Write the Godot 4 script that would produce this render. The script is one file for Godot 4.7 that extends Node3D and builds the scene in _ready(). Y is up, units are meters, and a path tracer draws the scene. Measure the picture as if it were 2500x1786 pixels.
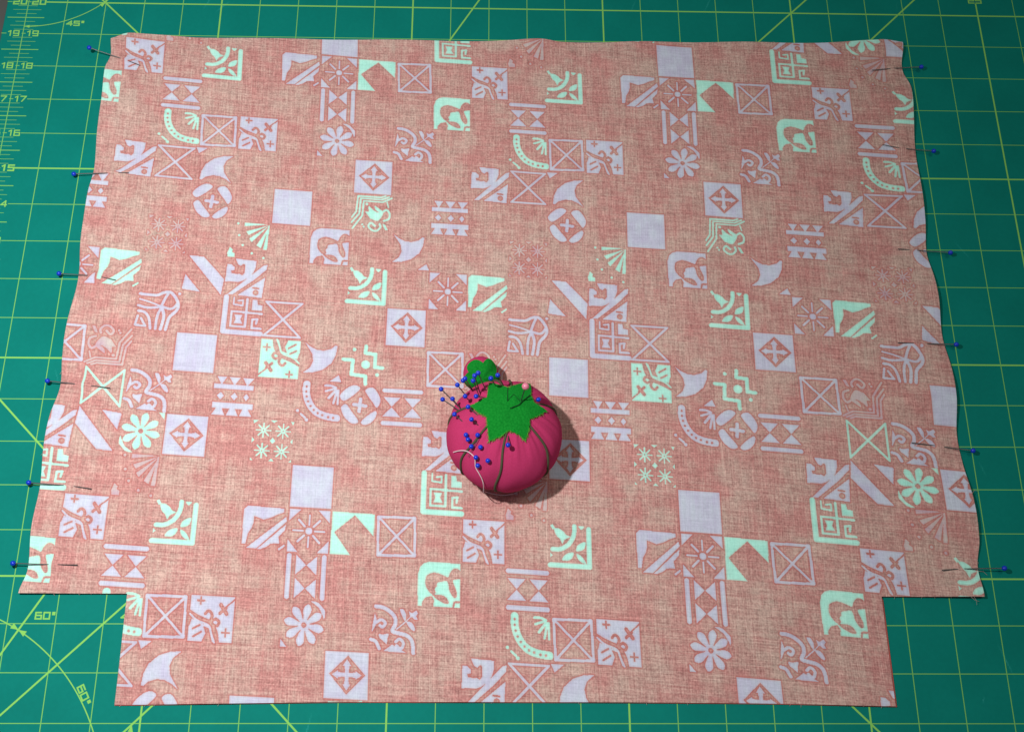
extends Node3D
# A sewing pattern piece of pinned coral print cotton on a green cutting mat, with a tomato pincushion.
# All positions are in inches on the mat (x right, y away from the viewer, z up) and turned into metres by w().

const U := 0.0254
const RES := 90          # texels per print cell
const I0 := -1.6         # first print column and row on the cloth texture
const J0 := -2.1
const COLS := 22.6
const ROWS := 18.6

var rng := RandomNumberGenerator.new()
var M := {}
var taken := {}

func w(x: float, y: float, z: float) -> Vector3:
	return Vector3((x - 12.5) * U, z * U, (11.0 - y) * U)

func wv(v: Vector3) -> Vector3:
	return w(v.x, v.y, v.z)

func _ready() -> void:
	rng.seed = 4711
	camera_and_light()
	materials()
	table()
	cutting_mat()
	cloth()
	side_pins()
	pincushion()

# ------------------------------------------------------------------ camera, light
func camera_and_light() -> void:
	var cam := Camera3D.new()
	cam.name = "camera"
	cam.transform = Transform3D(Basis(Vector3(0.99969184, 0.02477058, 0.0016252), Vector3(-0.00766689, 0.37036265, -0.9288556), Vector3(-0.0236102, 0.92855691, 0.37043843)), Vector3(-0.01354797, 0.62231774, 0.27650447))
	cam.fov = 35.446
	cam.near = 0.02
	cam.far = 20.0
	cam.current = true
	add_child(cam)
	var env := Environment.new()
	env.background_mode = Environment.BG_COLOR
	env.background_color = Color(0.86, 0.92, 1.0)
	env.background_energy_multiplier = 0.15
	env.tonemap_mode = Environment.TONE_MAPPER_LINEAR
	env.tonemap_exposure = 1.0
	env.sdfgi_enabled = true
	env.ssao_enabled = true
	env.ssil_enabled = true
	var we := WorldEnvironment.new()
	we.name = "room_light"
	we.environment = env
	add_child(we)
	# the desk lamp over the left side of the mat
	var lamp := SpotLight3D.new()
	lamp.name = "desk_lamp"
	lamp.light_color = Color(0.945, 0.97, 1.0)
	lamp.light_energy = 0.43
	lamp.light_size = 0.014
	lamp.spot_range = 6.0
	lamp.spot_attenuation = 2.0
	lamp.spot_angle = 72.0
	lamp.spot_angle_attenuation = 1.0
	lamp.shadow_enabled = true
	add_child(lamp)
	lamp.look_at_from_position(w(3.2, 9.0, 22.0), w(1.4, 5.6, 0), Vector3(0, 0, -1))
	# the ceiling light of the room, up to the right
	var ceil_light := AreaLight3D.new()
	ceil_light.name = "ceiling_light"
	ceil_light.light_color = Color(0.97, 1.0, 0.93)
	ceil_light.area_size = Vector2(0.5, 0.5)
	ceil_light.light_energy = 0.43
	ceil_light.shadow_enabled = true
	add_child(ceil_light)
	ceil_light.look_at_from_position(w(34, 18, 62), w(16, 10, 0), Vector3(0, 0, -1))

# ------------------------------------------------------------------ helpers
func numbered(called: String) -> String:
	if not taken.has(called):
		taken[called] = 0
		return called
	taken[called] += 1
	return "%s_%03d" % [called, taken[called]]

func thing(called: String, label: String, category: String, at: Vector3, group := "") -> Node3D:
	var o := Node3D.new()
	o.name = numbered(called)
	add_child(o)
	o.position = at
	o.set_meta("label", label)
	o.set_meta("category", category)
	if group != "":
		o.set_meta("group", group)
	return o

func part(called: String, mesh: Mesh, mat: Material, parent: Node3D) -> MeshInstance3D:
	var o := MeshInstance3D.new()
	o.name = called
	o.mesh = mesh
	o.material_override = mat
	parent.add_child(o, true)
	return o

func mat(c: Color, rough: float, spec := 0.5) -> StandardMaterial3D:
	var m := StandardMaterial3D.new()
	m.albedo_color = c.linear_to_srgb()
	m.roughness = rough
	m.metallic_specular = spec
	return m

func begin() -> SurfaceTool:
	var st := SurfaceTool.new()
	st.begin(Mesh.PRIMITIVE_TRIANGLES)
	return st

func done(st: SurfaceTool, normals := true) -> ArrayMesh:
	if normals:
		st.index()
		st.generate_normals()
	return st.commit()

func catmull(p: Array, n: int, closed := false) -> Array:
	var out := []
	var c := p.size()
	var segs := c if closed else c - 1
	for k in segs:
		var a = p[(k - 1 + c) % c] if closed else p[maxi(k - 1, 0)]
		var b = p[k]
		var d = p[(k + 1) % c] if closed else p[k + 1]
		var e = p[(k + 2) % c] if closed else p[mini(k + 2, c - 1)]
		for s in n:
			var t := float(s) / n
			out.append(0.5 * ((2.0 * b) + (d - a) * t + (2.0 * a - 5.0 * b + 4.0 * d - e) * t * t + (3.0 * b - a - 3.0 * d + e) * t * t * t))
	if not closed:
		out.append(p[c - 1])
	return out

# a round tube through points given in inches, relative to the point o (inches); radius in inches, tapering from r0 to r1
func tube(st: SurfaceTool, pts: Array, r0: float, r1: float, o: Vector3, sides := 8) -> void:
	var rings := []
	var side := Vector3.ZERO
	for k in pts.size():
		var p: Vector3 = wv(pts[k]) - wv(o)
		var a: Vector3 = wv(pts[maxi(k - 1, 0)])
		var b: Vector3 = wv(pts[mini(k + 1, pts.size() - 1)])
		var dir := (b - a).normalized()
		if side == Vector3.ZERO:
			side = dir.cross(Vector3(0.3, 1, 0.2)).normalized()
		side = (side - dir * side.dot(dir)).normalized()
		var up := dir.cross(side)
		var r := lerpf(r0, r1, float(k) / maxf(pts.size() - 1, 1)) * U
		var ring := []
		for s in sides:
			var an := TAU * s / sides
			var n := side * cos(an) + up * sin(an)
			ring.append([p + n * r, n])
		rings.append([ring, p, dir])
	for k in rings.size() - 1:
		var a: Array = rings[k][0]
		var b: Array = rings[k + 1][0]
		for s in sides:
			var s2 := (s + 1) % sides
			for v in [a[s], b[s], a[s2], a[s2], b[s], b[s2]]:
				st.set_normal(v[1])
				st.add_vertex(v[0])
	for e in [0, rings.size() - 1]:
		var flip := -1.0 if e == 0 else 1.0
		for s in sides:
			var s2 := (s + 1) % sides
			for v in ([rings[e][1], rings[e][0][s][0], rings[e][0][s2][0]] if e == 0 else [rings[e][1], rings[e][0][s2][0], rings[e][0][s][0]]):
				st.set_normal(rings[e][2] * flip)
				st.add_vertex(v)

# ------------------------------------------------------------------ materials
func materials() -> void:
	M.cloth = StandardMaterial3D.new()
	M.cloth.albedo_texture = ImageTexture.create_from_image(cloth_image())
	M.cloth.roughness = 0.92
	M.cloth.metallic_specular = 0.25
	M.cloth.texture_repeat = false
	M.back = mat(Color(0.50, 0.10, 0.08), 0.95, 0.2)
	M.ink = mat(Color(0.24, 0.53, 0.10), 0.8, 0.2)
	M.fine_ink = mat(Color(0.19, 0.47, 0.10), 0.8, 0.2)
	M.mat = StandardMaterial3D.new()
	M.mat.albedo_texture = ImageTexture.create_from_image(mat_image())
	M.mat.roughness = 0.7
	M.mat.metallic_specular = 0.16
	M.tomato = mat(Color(0.55, 0.045, 0.14), 0.95, 0.2)
	M.tomato.albedo_texture = fuzz(Color(0.45, 0.028, 0.095), Color(0.53, 0.042, 0.13), 0.5)
	M.tomato.albedo_color = Color.WHITE
	M.tomato.uv1_triplanar = true
	M.tomato.uv1_scale = Vector3.ONE * 36.0
	M.tomato.normal_enabled = true
	M.tomato.normal_scale = 0.12
	M.tomato.normal_texture = weave_bump()
	M.felt = mat(Color(0.0, 0.2, 0.02), 0.95, 0.2)
	M.felt.albedo_texture = fuzz(Color(0.002, 0.15, 0.012), Color(0.012, 0.25, 0.025), 0.5)
	M.felt.albedo_color = Color.WHITE
	M.felt.uv1_triplanar = true
	M.felt.uv1_scale = Vector3.ONE * 24.0
	M.felt.normal_enabled = true
	M.felt.normal_scale = 0.3
	M.felt.normal_texture = M.tomato.normal_texture
	M.fray = mat(Color(0.10, 0.33, 0.035), 0.95, 0.2)
	M.cord = mat(Color(0.085, 0.075, 0.04), 0.9, 0.2)
	M.blue = mat(Color(0.005, 0.032, 0.46), 0.28, 0.45)
	M.pink = mat(Color(0.75, 0.20, 0.27), 0.25, 0.5)
	M.steel = mat(Color(0.10, 0.095, 0.09), 0.35)
	M.steel.metallic = 0.5
	M.thread = mat(Color(0.72, 0.50, 0.50), 0.8, 0.3)
	M.fibre = mat(Color(0.55, 0.36, 0.30), 0.9, 0.2)
	M.dark_thread = mat(Color(0.006, 0.05, 0.012), 0.8, 0.3)
	M.table = mat(Color(0.075, 0.07, 0.058), 0.6)

func weave_bump() -> Texture2D:
	var n := NoiseTexture2D.new()
	n.width = 256
	n.height = 256
	n.seamless = true
	n.as_normal_map = true
	n.bump_strength = 6.0
	var fn := FastNoiseLite.new()
	fn.seed = 12
	fn.frequency = 0.09
	fn.fractal_octaves = 4
	n.noise = fn
	return n

func fuzz(a: Color, b: Color, f: float) -> Texture2D:
	var n := NoiseTexture2D.new()
	n.width = 256
	n.height = 256
	n.seamless = true
	var fn := FastNoiseLite.new()
	fn.seed = 5
	fn.frequency = f * 0.2
	fn.fractal_octaves = 3
	n.noise = fn
	var g := Gradient.new()
	g.set_color(0, a.linear_to_srgb())
	g.set_color(1, b.linear_to_srgb())
	n.color_ramp = g
	return n

# ------------------------------------------------------------------ the print on the cloth
# Each motif is drawn on a 100 x 100 cell: p polygon, c smooth closed outline, s straight stroke (width first), k smooth stroke, d discs (radius first), f eight-petal flower; a leading - takes away.
const MOTIF := {
	"plain": "p 2 2 98 2 98 98 2 98",
	"bird_flower": "s 12 92 8 92 92 2 92; k 11 59 3 57 24 46 43 28 55 8 57; c 12 12 22 9 34 16 41 26 39 33 30 35 18 27; p 3 4 9 0 15 9 9 14; p 36 21 50 27 38 33; p 24 31 31 45 36 34; c 62 58 64 47 74 39 84 37 82 50 74 57; c 57 63 52 75 42 81 29 80 35 69 47 62; c 62 64 72 67 80 76 84 85 74 83 65 75; c 68 2 82 2 75 10; p 2 64 9 70 2 76",
	"scroll": "p 2 2 98 2 98 98 2 98; -s 4 17 13 31 13; -s 4 24 6 24 20; -s 3 99 6 80 24; -s 8 68 20 82 38; -s 6 67 38 80 26; -s 3.5 75 77 91 77; -s 3.5 83 69 83 85; -k 13 -2 38 16 48 34 55 50 62 60 80 64 101; -p -2 40 8 50 4 66 -2 70; k 4.5 3 42 18 54 36 60 47 66 53 82 60 98; -k 6 36 40 42 34 49 38 51 46 46 56; -k 6 52 54 60 50 67 56 63 64 54 62; -s 4 12 72 26 64; -s 4 14 88 30 78; -p 34 66 46 70 56 100 32 100 40 80",
	"bowtie": "s 11 6 11 94 11; s 11 6 90 94 90; p 4 27 46 27 25 50; p 54 27 96 27 75 50; p 25 51 47 74 3 74; p 75 51 97 74 53 74",
	"arc_fan": "k 18 20 8 20 28 28 52 44 72 66 82 96 86; -d 2.6 20 14 20 26 22 38 26 50 33 61 41 70 51 77 62 81 76 85 88 86; k 6 64 8 78 8 90 12; s 6 66 22 88 14; s 7 74 38 90 18; s 6 86 50 93 18; s 5 96 52 96 18; d 4 3 74; s 6 12 82 22 90; d 4.5 26 95",
	"crossed_box": "s 6.5 7 9 91 7 93 91 9 94 7 9; s 5.5 7 9 93 91; s 6 91 7 9 94",
	"hourglass": "s 6 6 7 94 7 6 94 94 94 6 7",
	"quarter": "p 22 1 74 3 73 20 68 36 58 48 46 57 34 62 1 63 2 45 3 17 14 17 22 24 22 32 14 34 16 40 30 41 35 40 42 44 47 36 46 14 41 15 36 20 29 16; p 101 11 100 24 70 55 22 96 9 96 50 55 92 13; p 98 44 94 99 34 96; -d 7 78 86; -s 4 71 74 84 75",
	"claw": "p 93 20 70 21 45 30 25 48 16 68 13 92 19 93 28 84 45 78 62 79 78 86 93 97 84 84 73 68 70 50 76 34; p -2 2 28 2 6 20",
	"medallion": "c 0 30 18 9 35 2 48 10 30 30 10 43; c 60 13 76 5 90 18 98 37 90 55 79 42 67 27; c 5 58 16 50 30 66 48 90 35 97 20 88 9 74; c 54 90 74 70 88 62 90 73 80 90 62 98; s 9 50 36 48 66; s 9 35 50 63 52",
	"stars": "a 28 26; a 74 26; a 28 74; a 74 74; p 44 50 51 42 58 50 51 57; p 2 2 16 2 4 12; p 42 1 60 1 51 8; p 90 2 99 2 96 12; p 2 42 9 50 2 57; p 98 42 92 50 98 57; p 2 90 10 98 2 98; p 44 98 51 91 58 98; p 98 90 90 98 98 98",
	"diamond": "p 2 2 98 2 98 98 2 98; -p 53 10 91 48 51 88 13 48; s 9 51 28 51 70; s 9 28 49 76 49; p 51 17 61 31 41 31; p 51 81 60 68 42 68; p 18 49 32 40 32 58; p 84 49 70 40 70 58; d 6 51 33 51 66 34 49 68 49",
	"dove": "s 5 84 1 72 6 14 6 11 50 1 66; s 5 93 3 75 12 21 12 19 55 1 80; s 5 100 6 77 19 29 19 27 60 4 96; c 42 32 54 42 66 48 80 46 76 60 66 72 52 68 44 56; c 57 30 70 38 80 46 70 48 60 42; k 6 78 46 88 40 96 50 94 64 82 70; p 33 48 42 48 56 66 48 68; d 4 37 27; k 6 60 86 50 78 44 88 54 98 66 98 74 88 72 80; p 78 78 86 80 94 96 86 96; d 3 28 84 32 90; s 4 88 18 92 32",
	"swirl": "p 2 98 1 30 6 14 14 5 26 1 98 2 98 98; -c 20 36 26 29 36 25 48 26 60 30 70 33 74 24 80 16 88 13 96 17 101 26 100 34 90 36 81 39 83 48 89 62 90 73 85 77 78 70 73 60 71 48 66 41 56 43 46 46 44 54 40 60 42 68 36 72 28 66 20 54; -c 34 71 44 72 58 73 67 78 72 88 64 90 52 85 42 79; -p 12 99 13 88 20 79 34 75 39 84 37 99; -s 4 82 99 85 86 99 85",
	"teeth": "p 8 3 32 3 20 24; p 36 3 64 3 50 24; p 68 3 96 3 80 24; p 2 21 96 21 96 33 2 33; p 20 40 28 50 20 60 10 50; p 52 40 60 50 52 60 43 50; p 80 41 87 50 80 60 73 50; p 2 66 98 66 98 80 2 80; p 13 78 25 78 34 97 2 97; p 44 78 56 78 65 97 36 97; p 74 78 86 78 97 97 67 97",
	"fan": "p 97 3 35 2 35 13; p 97 4 41 26 48 36; p 97 5 50 45 57 55; p 97 6 69 62 81 69; p 94 6 86 72 96 72 98 4; d 3.5 20 6 25 38 36 64 60 84 89 94; p 5 71 14 78 12 84 19 88 19 98 2 98 0 88",
	"harp": "p 0 9 9 1 91 3 91 12 76 18 62 26 46 31 24 24 25 37 21 51 14 63 10 87 1 87; p 97 21 99 32 34 96 11 96; p 98 38 96 52 83 67 86 82 67 83 57 91 43 97 36 97; s 5 86 94 96 86",
	"sun": "p 3 2 31 2 3 30; p 68 2 97 2 97 31; p 3 70 28 98 3 98; p 97 69 97 98 70 98; d 8 50 50; s 5.5 50 36 50 15; s 5.5 50 64 50 85; s 5.5 36 50 15 50; s 5.5 64 50 85 50; s 5.5 40 40 26 26; s 5.5 60 40 74 26; s 5.5 40 60 26 74; s 5.5 60 60 75 75",
	"notched": "p 1 2 99 4 98 54 53 9 8 49 47 98 0 98",
	"flower": "f 52 52; -d 5.5 52 52; c 64 1 80 3 90 12 98 22 96 38 92 30 84 16 74 8; p 2 82 2 99 17 99",
	"vine": "k 9 10 4 26 6 42 14 53 26 54 40 48 54 62 58 80 62 92 74 95 97; c 63 8 72 8 78 20 76 33 70 24; c 78 33 90 34 98 46 96 52 86 46; s 3 57 50 76 34 88 22; p 83 10 90 14 100 8 104 14 100 20 104 28 96 28 92 24 86 22; p 8 18 12 30 14 38 8 50 2 60 4 40; k 7 12 38 22 32 32 38 26 47 20 44; c 18 62 28 62 40 60 38 70 36 82 28 76 20 70; k 8 1 74 12 78 20 92; k 7 56 76 64 70 73 78 68 90 58 84; p 28 97 48 82 60 88 80 98",
	"key": "s 13 9 2 9 91 98 91; s 5 28 3 28 20 50 22 50 8 38 10; s 6 60 4 60 72; s 6 26 38 98 40; s 6 25 38 60 38 60 76 25 76 25 38; p 32 46 52 46 48 57 54 69 32 69 36 57; p 72 4 84 4 86 16 98 18 98 32 72 32; s 6 98 78 76 78 76 56 88 54 86 66",
	"bones": "k 8 5 12 25 13 45 12 60 4 75 2 88 14 97 32 94 48 80 65 76 84 74 98; k 7 70 6 64 20 58 38; k 5 6 26 25 30 45 36 56 40; k 7 4 42 25 46 48 43 58 40 74 44 86 42 94 30; k 7 58 44 52 60 50 80 50 98; k 8 60 44 66 62 65 80 62 98; k 7 6 56 20 58 32 72 38 98; s 6 6 68 2 92 26 93 14 74; d 4 97 4",
	"steps": "s 10 56 4 55 21 80 23 79 55 98 56; s 10 3 40 26 41 24 76 58 79 59 98; d 11 57 50; d 5 28 14 86 74",
	"slant": "p 8 1 45 2 99 57 95 99; p 5 51 0 88 3 91 45 95",
}
# where they stand in one repeat of 9 x 12 cells: column row motif quarter-turns, then * for the mint ones and ~ for the faint ones
const REPEAT := "0 0 scroll 0;0 3 quarter 0;0 6 harp 0 *;0 8 dove 2 ~;0 9 hourglass 1 *;0 10 slant 2;1 1 bowtie 0;1 2 arc_fan 0 *;1 3 hourglass 0;1 5 stars 0 ~;1 7 bones 0;1 9 vine 0;1 10 flower 2 *;1 11 fan 0 ~;2 0 bird_flower 0 *;2 2 crossed_box 0;2 3 claw 0;2 4 medallion 0;2 6 slant 0;2 8 plain 0;2 10 diamond 0;3 2 scroll 0;3 5 fan 0 *;3 6 quarter 0;3 7 key 0;3 9 teeth 0;4 0 harp 0;4 4 plain 0;4 7 hourglass 0;4 8 scroll 2 *;4 10 stars 0 *;5 0 sun 0;5 1 bowtie 1;5 2 flower 0;5 5 swirl 0;5 8 claw 2;5 9 arc_fan 0;5 11 plain 0;6 0 notched 0 *;6 3 diamond 0;6 4 dove 0 *;6 6 bird_flower 0 *;6 8 steps 0 *;6 9 medallion 0;7 0 crossed_box 0;7 2 vine 0;7 5 claw 2;7 7 diamond 0;7 9 bowtie 0;8 1 swirl 0 *;8 4 teeth 0;8 6 sun 0;8 8 crossed_box 0;8 10 quarter 0;8 11 key 0 *"
const PAD := 8

func fill_poly(b: PackedByteArray, n: int, pts: Array, v: int) -> void:
	var lo := INF
	var hi := -INF
	for p in pts:
		lo = minf(lo, p.y)
		hi = maxf(hi, p.y)
	for y in range(maxi(0, int(lo)), mini(n, int(hi) + 2)):
		var xs := []
		var yc := y + 0.5
		for k in pts.size():
			var a: Vector2 = pts[k]
			var c: Vector2 = pts[(k + 1) % pts.size()]
			if (a.y <= yc) != (c.y <= yc):
				xs.append(a.x + (yc - a.y) / (c.y - a.y) * (c.x - a.x))
		xs.sort()
		for k in range(0, xs.size() - 1, 2):
			for x in range(maxi(0, roundi(xs[k])), mini(n, roundi(xs[k + 1]))):
				b[y * n + x] = v

func fill_stroke(b: PackedByteArray, n: int, pts: Array, width: float, v: int) -> void:
	var r := width * 0.5
	for k in pts.size() - 1:
		var a: Vector2 = pts[k]
		var c: Vector2 = pts[k + 1]
		var d := c - a
		var l2 := maxf(d.length_squared(), 0.0001)
		for y in range(maxi(0, int(minf(a.y, c.y) - r)), mini(n, int(maxf(a.y, c.y) + r) + 2)):
			for x in range(maxi(0, int(minf(a.x, c.x) - r)), mini(n, int(maxf(a.x, c.x) + r) + 2)):
				var p := Vector2(x + 0.5, y + 0.5)
				var t := clampf((p - a).dot(d) / l2, 0.0, 1.0)
				if p.distance_squared_to(a + d * t) < r * r:
					b[y * n + x] = v

func draw_motif(spec: String, turn: int) -> PackedByteArray:
	var n := RES + 2 * PAD
	var b := PackedByteArray()
	b.resize(n * n)
	for cmd in spec.split(";"):
		var t := cmd.strip_edges().split(" ", false)
		var op := t[0]
		var v := 1
		if op.begins_with("-"):
			v = 0
			op = op.substr(1)
		var f := []
		for k in range(1, t.size()):
			f.append(t[k].to_float())
		var width := 0.0
		if op == "s" or op == "k" or op == "d":
			width = f.pop_front() * RES / 100.0
		var pts := []
		for k in range(0, f.size() - 1, 2):
			var q := Vector2(f[k] - 50.0, f[k + 1] - 50.0).rotated(turn * PI / 2) + Vector2(50, 50)
			pts.append(q * RES / 100.0 + Vector2(PAD, PAD))
		match op:
			"p": fill_poly(b, n, pts, v)
			"c": fill_poly(b, n, catmull(pts, 6, true), v)
			"s": fill_stroke(b, n, pts, width, v)
			"k": fill_stroke(b, n, catmull(pts, 6), width, v)
			"d":
				for q in pts:
					fill_stroke(b, n, [q, q], width * 2.0, v)
			"f":
				for k in 8:
					var dir := Vector2.from_angle(TAU * (k + 0.25) / 8)
					var nrm := dir.orthogonal()
					var c0: Vector2 = pts[0]
					var s := RES / 100.0
					fill_poly(b, n, catmull([c0 + dir * 4 * s, c0 + (dir * 22 + nrm * 7) * s, c0 + (dir * 36 + nrm * 8.5) * s, c0 + dir * 45 * s, c0 + (dir * 36 - nrm * 8.5) * s, c0 + (dir * 22 - nrm * 7) * s], 5, true), 1)
					fill_stroke(b, n, [c0, c0 + dir * 14 * s], 9 * s, 1)
			"a":
				for k in 8:
					var dir := Vector2.from_angle(TAU * k / 8)
					fill_stroke(b, n, [pts[0] + dir * 3, pts[0] + dir * 15], 3.6, 1)
	return b

func random_bytes(width: int, height: int) -> Image:
	var d := PackedByteArray()
	d.resize(width * height)
	for k in width * height:
		d[k] = rng.randi() & 255
	return Image.create_from_data(width, height, false, Image.FORMAT_L8, d)

func layer(cw: int, ch: int, tw: int, th: int) -> PackedByteArray:
	var im := random_bytes(cw, ch)
	im.resize(tw, th, Image.INTERPOLATE_CUBIC if cw < tw / 4 and ch < th / 4 else Image.INTERPOLATE_BILINEAR)
	return im.get_data()

func cloth_image() -> Image:
	var tw := 9 * RES
	var th := 12 * RES
	var kind := PackedByteArray()
	kind.resize(tw * th)
	var edge := PackedByteArray()
	edge.resize(tw * th)
	var rim := PackedByteArray()      # how near a printed texel is to its shape's edge
	rim.resize(tw * th)
	var n := RES + 2 * PAD
	for entry in REPEAT.split(";"):
		var t := entry.split(" ")
		var b := draw_motif(MOTIF[t[2]], t[3].to_int())
		var hue := 1 if t.size() < 5 else (2 if t[4] == "*" else 3)
		var x0 := t[0].to_int() * RES - PAD
		var y0 := t[1].to_int() * RES - PAD
		for y in n:
			for x in n:
				if b[y * n + x]:
					var g := posmod(y0 + y, th) * tw + posmod(x0 + x, tw)
					kind[g] = hue
	# a darker red line runs round the lavender shapes, a fainter one round the mint ones
	for y in th:
		for x in tw:
			var k := kind[y * tw + x]
			if k == 0:
				continue
			if kind[y * tw + (x + 1) % tw] == k and kind[y * tw + posmod(x - 1, tw)] == k and kind[((y + 1) % th) * tw + x] == k and kind[posmod(y - 1, th) * tw + x] == k:
				continue
			var top := 255 if k != 2 else 90
			rim[y * tw + x] = 2
			for dy in range(-6, 7):
				var row := posmod(y + dy, th) * tw
				for dx in range(-6, 7):
					var d := dx * dx + dy * dy
					if d > 36:
						continue
					var g := row + posmod(x + dx, tw)
					if d < 6 and rim[g] == 0:
						rim[g] = 1
					if kind[g] == 0:
						var v := int(top * clampf(1.25 - sqrt(d) / 3.4, 0.0, 1.0))
						if v > edge[g]:
							edge[g] = v
	var W := int(COLS * RES)
	var H := int(ROWS * RES)
	var warp := layer(W, H / 26, W, H)       # up-and-down threads
	var weft := layer(W / 26, H, W, H)       # crosswise threads
	var warp2 := layer(W / 3, H / 90, W, H)
	var weft2 := layer(W / 90, H / 3, W, H)
	var blot := layer(44, 36, W, H)
	var blot2 := layer(120, 95, W, H)
	var grain := layer(W / 2, H / 2, W, H)
	var out := PackedByteArray()
	out.resize(W * H * 3)
	var lut := PackedByteArray()             # linear 0..1 in 1024 steps to sRGB bytes
	lut.resize(1025)
	for k in 1025:
		lut[k] = clampi(roundi(Color(k / 1024.0, 0, 0).linear_to_srgb().r * 255.0), 0, 255)
	var ox := posmod(int(round((I0 + 0.5) * RES)), tw)
	var oy := posmod(int(round((J0 + 0.5) * RES)), th)
	var o := 0
	for y in H:
		var trow := ((y + oy) % th) * tw
		var prow := y * W
		for x in W:
			var g := trow + (x + ox) % tw
			var p := prow + x
			var wa := warp[p] / 255.0 - 0.5
			var we := weft[p] / 255.0 - 0.5
			var gr := grain[p] / 255.0 - 0.5
			var r := 0.0
			var gg := 0.0
			var bb := 0.0
			var k := kind[g]
			if k == 0:
				var wb := warp2[p] / 255.0 - 0.5
				var wc := weft2[p] / 255.0 - 0.5
				var tan := clampf(0.5 + (blot[p] / 255.0 - 0.5) * 0.75 + (blot2[p] / 255.0 - 0.5) * 0.5 + wb * 0.34 + wc * 0.34 + (wa + we) * 0.4 + gr * 0.25, 0.0, 1.0)
				var lift := 0.97 + (wa + we) * 0.32 + gr * 0.5
				if we > 0.455 or wa > 0.46:
					lift += 0.22
				r = lerpf(0.545, 0.56, tan) * lift
				gg = lerpf(0.225, 0.358, tan) * lift
				bb = lerpf(0.192, 0.282, tan) * lift
				var e := edge[g] / 255.0
				if e > 0.0:
					e *= 0.66 + gr * 0.5
					r = lerpf(r, 0.47, e)
					gg = lerpf(gg, 0.10, e)
					bb = lerpf(bb, 0.085, e)
			else:
				var lift := 1.0 + (wa + we) * 0.16 + gr * 0.15 + (blot2[p] / 255.0 - 0.5) * 0.08
				if k == 1:
					r = 0.56
					gg = 0.53 + (warp2[p] / 255.0 - 0.5) * 0.03 + (blot2[p] / 255.0 - 0.5) * 0.05
					bb = 0.60
				elif k == 2:
					r = 0.46 + (blot2[p] / 255.0 - 0.5) * 0.06
					gg = 0.80
					bb = 0.63
				else:
					r = 0.56
					gg = 0.40 + (blot2[p] / 255.0 - 0.5) * 0.10
					bb = 0.39
				var q := 0.42 if rim[g] == 2 else (0.18 if rim[g] == 1 else 0.0)
				q += maxf(0.0, gr - 0.3) * 0.3       # the ink thins on the high threads
				r = lerpf(r, 0.56, q) * lift
				gg = lerpf(gg, 0.32, q) * lift
				bb = lerpf(bb, 0.26, q) * lift
			out[o] = lut[clampi(int(r * 1024.0), 0, 1024)]
			out[o + 1] = lut[clampi(int(gg * 1024.0), 0, 1024)]
			out[o + 2] = lut[clampi(int(bb * 1024.0), 0, 1024)]
			o += 3
	return Image.create_from_data(W, H, false, Image.FORMAT_RGB8, out)

func mat_image() -> Image:
	# plain green vinyl with faint clouding, knife scratches and lint
	var W := 1536
	var H := 1024
	var a := layer(60, 40, W, H)
	var b := layer(W / 2, H / 2, W, H)
	var out := PackedByteArray()
	out.resize(W * H * 3)
	for p in W * H:
		var v := 1.0 + (a[p] / 255.0 - 0.5) * 0.10 + (b[p] / 255.0 - 0.5) * 0.07
		var c := Color(0.003 * v, 0.175 * v, 0.132 * v).linear_to_srgb()
		out[p * 3] = int(c.r * 255)
		out[p * 3 + 1] = int(c.g * 255)
		out[p * 3 + 2] = int(c.b * 255)
	for k in 90:
		var at := Vector2(rng.randf() * W, rng.randf() * H)
		var dir := Vector2.from_angle(rng.randf_range(0.8, 2.4)) * rng.randf_range(4, 34)
		var strong := rng.randf_range(0.05, 0.28)
		var steps := int(dir.length() * 1.5)
		for s in steps:
			var q := at + dir * s / steps
			var x := posmod(int(q.x), W)
			var y := posmod(int(q.y), H)
			for ch in 3:
				var g := (y * W + x) * 3 + ch
				out[g] = int(lerpf(out[g], [120, 190, 180][ch], strong * (1.0 - absf(2.0 * s / steps - 1.0))))
	return Image.create_from_data(W, H, false, Image.FORMAT_RGB8, out)

# ------------------------------------------------------------------ table and mat
func box_mesh(x0: float, x1: float, y0: float, y1: float, z0: float, z1: float, bevel := 0.02) -> ArrayMesh:
	var st := begin()
	st.set_smooth_group(-1)
	var ring := func(inset: float, z: float) -> Array:
		return [w(x0 + inset, y0 + inset, z), w(x1 - inset, y0 + inset, z), w(x1 - inset, y1 - inset, z), w(x0 + inset, y1 - inset, z)]
	var rings := [ring.call(0.0, z0), ring.call(0.0, z1 - bevel), ring.call(bevel, z1)]
	var quad := func(a: Vector3, b: Vector3, c: Vector3, d: Vector3) -> void:
		for v in [a, b, c, a, c, d]:
			st.set_uv(Vector2((v.x / U + 12.5 + 1.0) / 38.0, (v.z / U + 15.0) / 26.0))
			st.add_vertex(v)
	for k in 2:
		for s in 4:
			var s2 := (s + 1) % 4
			quad.call(rings[k][s], rings[k + 1][s], rings[k + 1][s2], rings[k][s2])
	quad.call(rings[2][3], rings[2][2], rings[2][1], rings[2][0])
	quad.call(rings[0][0], rings[0][1], rings[0][2], rings[0][3])
	st.generate_normals()
	return st.commit()

func table() -> void:
	var t := part("table", box_mesh(-20, 50, -14, 40, -1.2, -0.1), M.table, self)
	t.set_meta("kind", "structure")
	t.set_meta("label", "dull grey brown table top under the green cutting mat")

func ink_line(st: SurfaceTool, a: Vector2, b: Vector2, width: float, z: float) -> void:
	var n := (b - a).normalized().orthogonal() * width * 0.5
	for p in [a - n, b + n, a + n, a - n, b - n, b + n]:
		st.set_normal(Vector3.UP)
		st.add_vertex(w(p.x, p.y, z))

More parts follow.
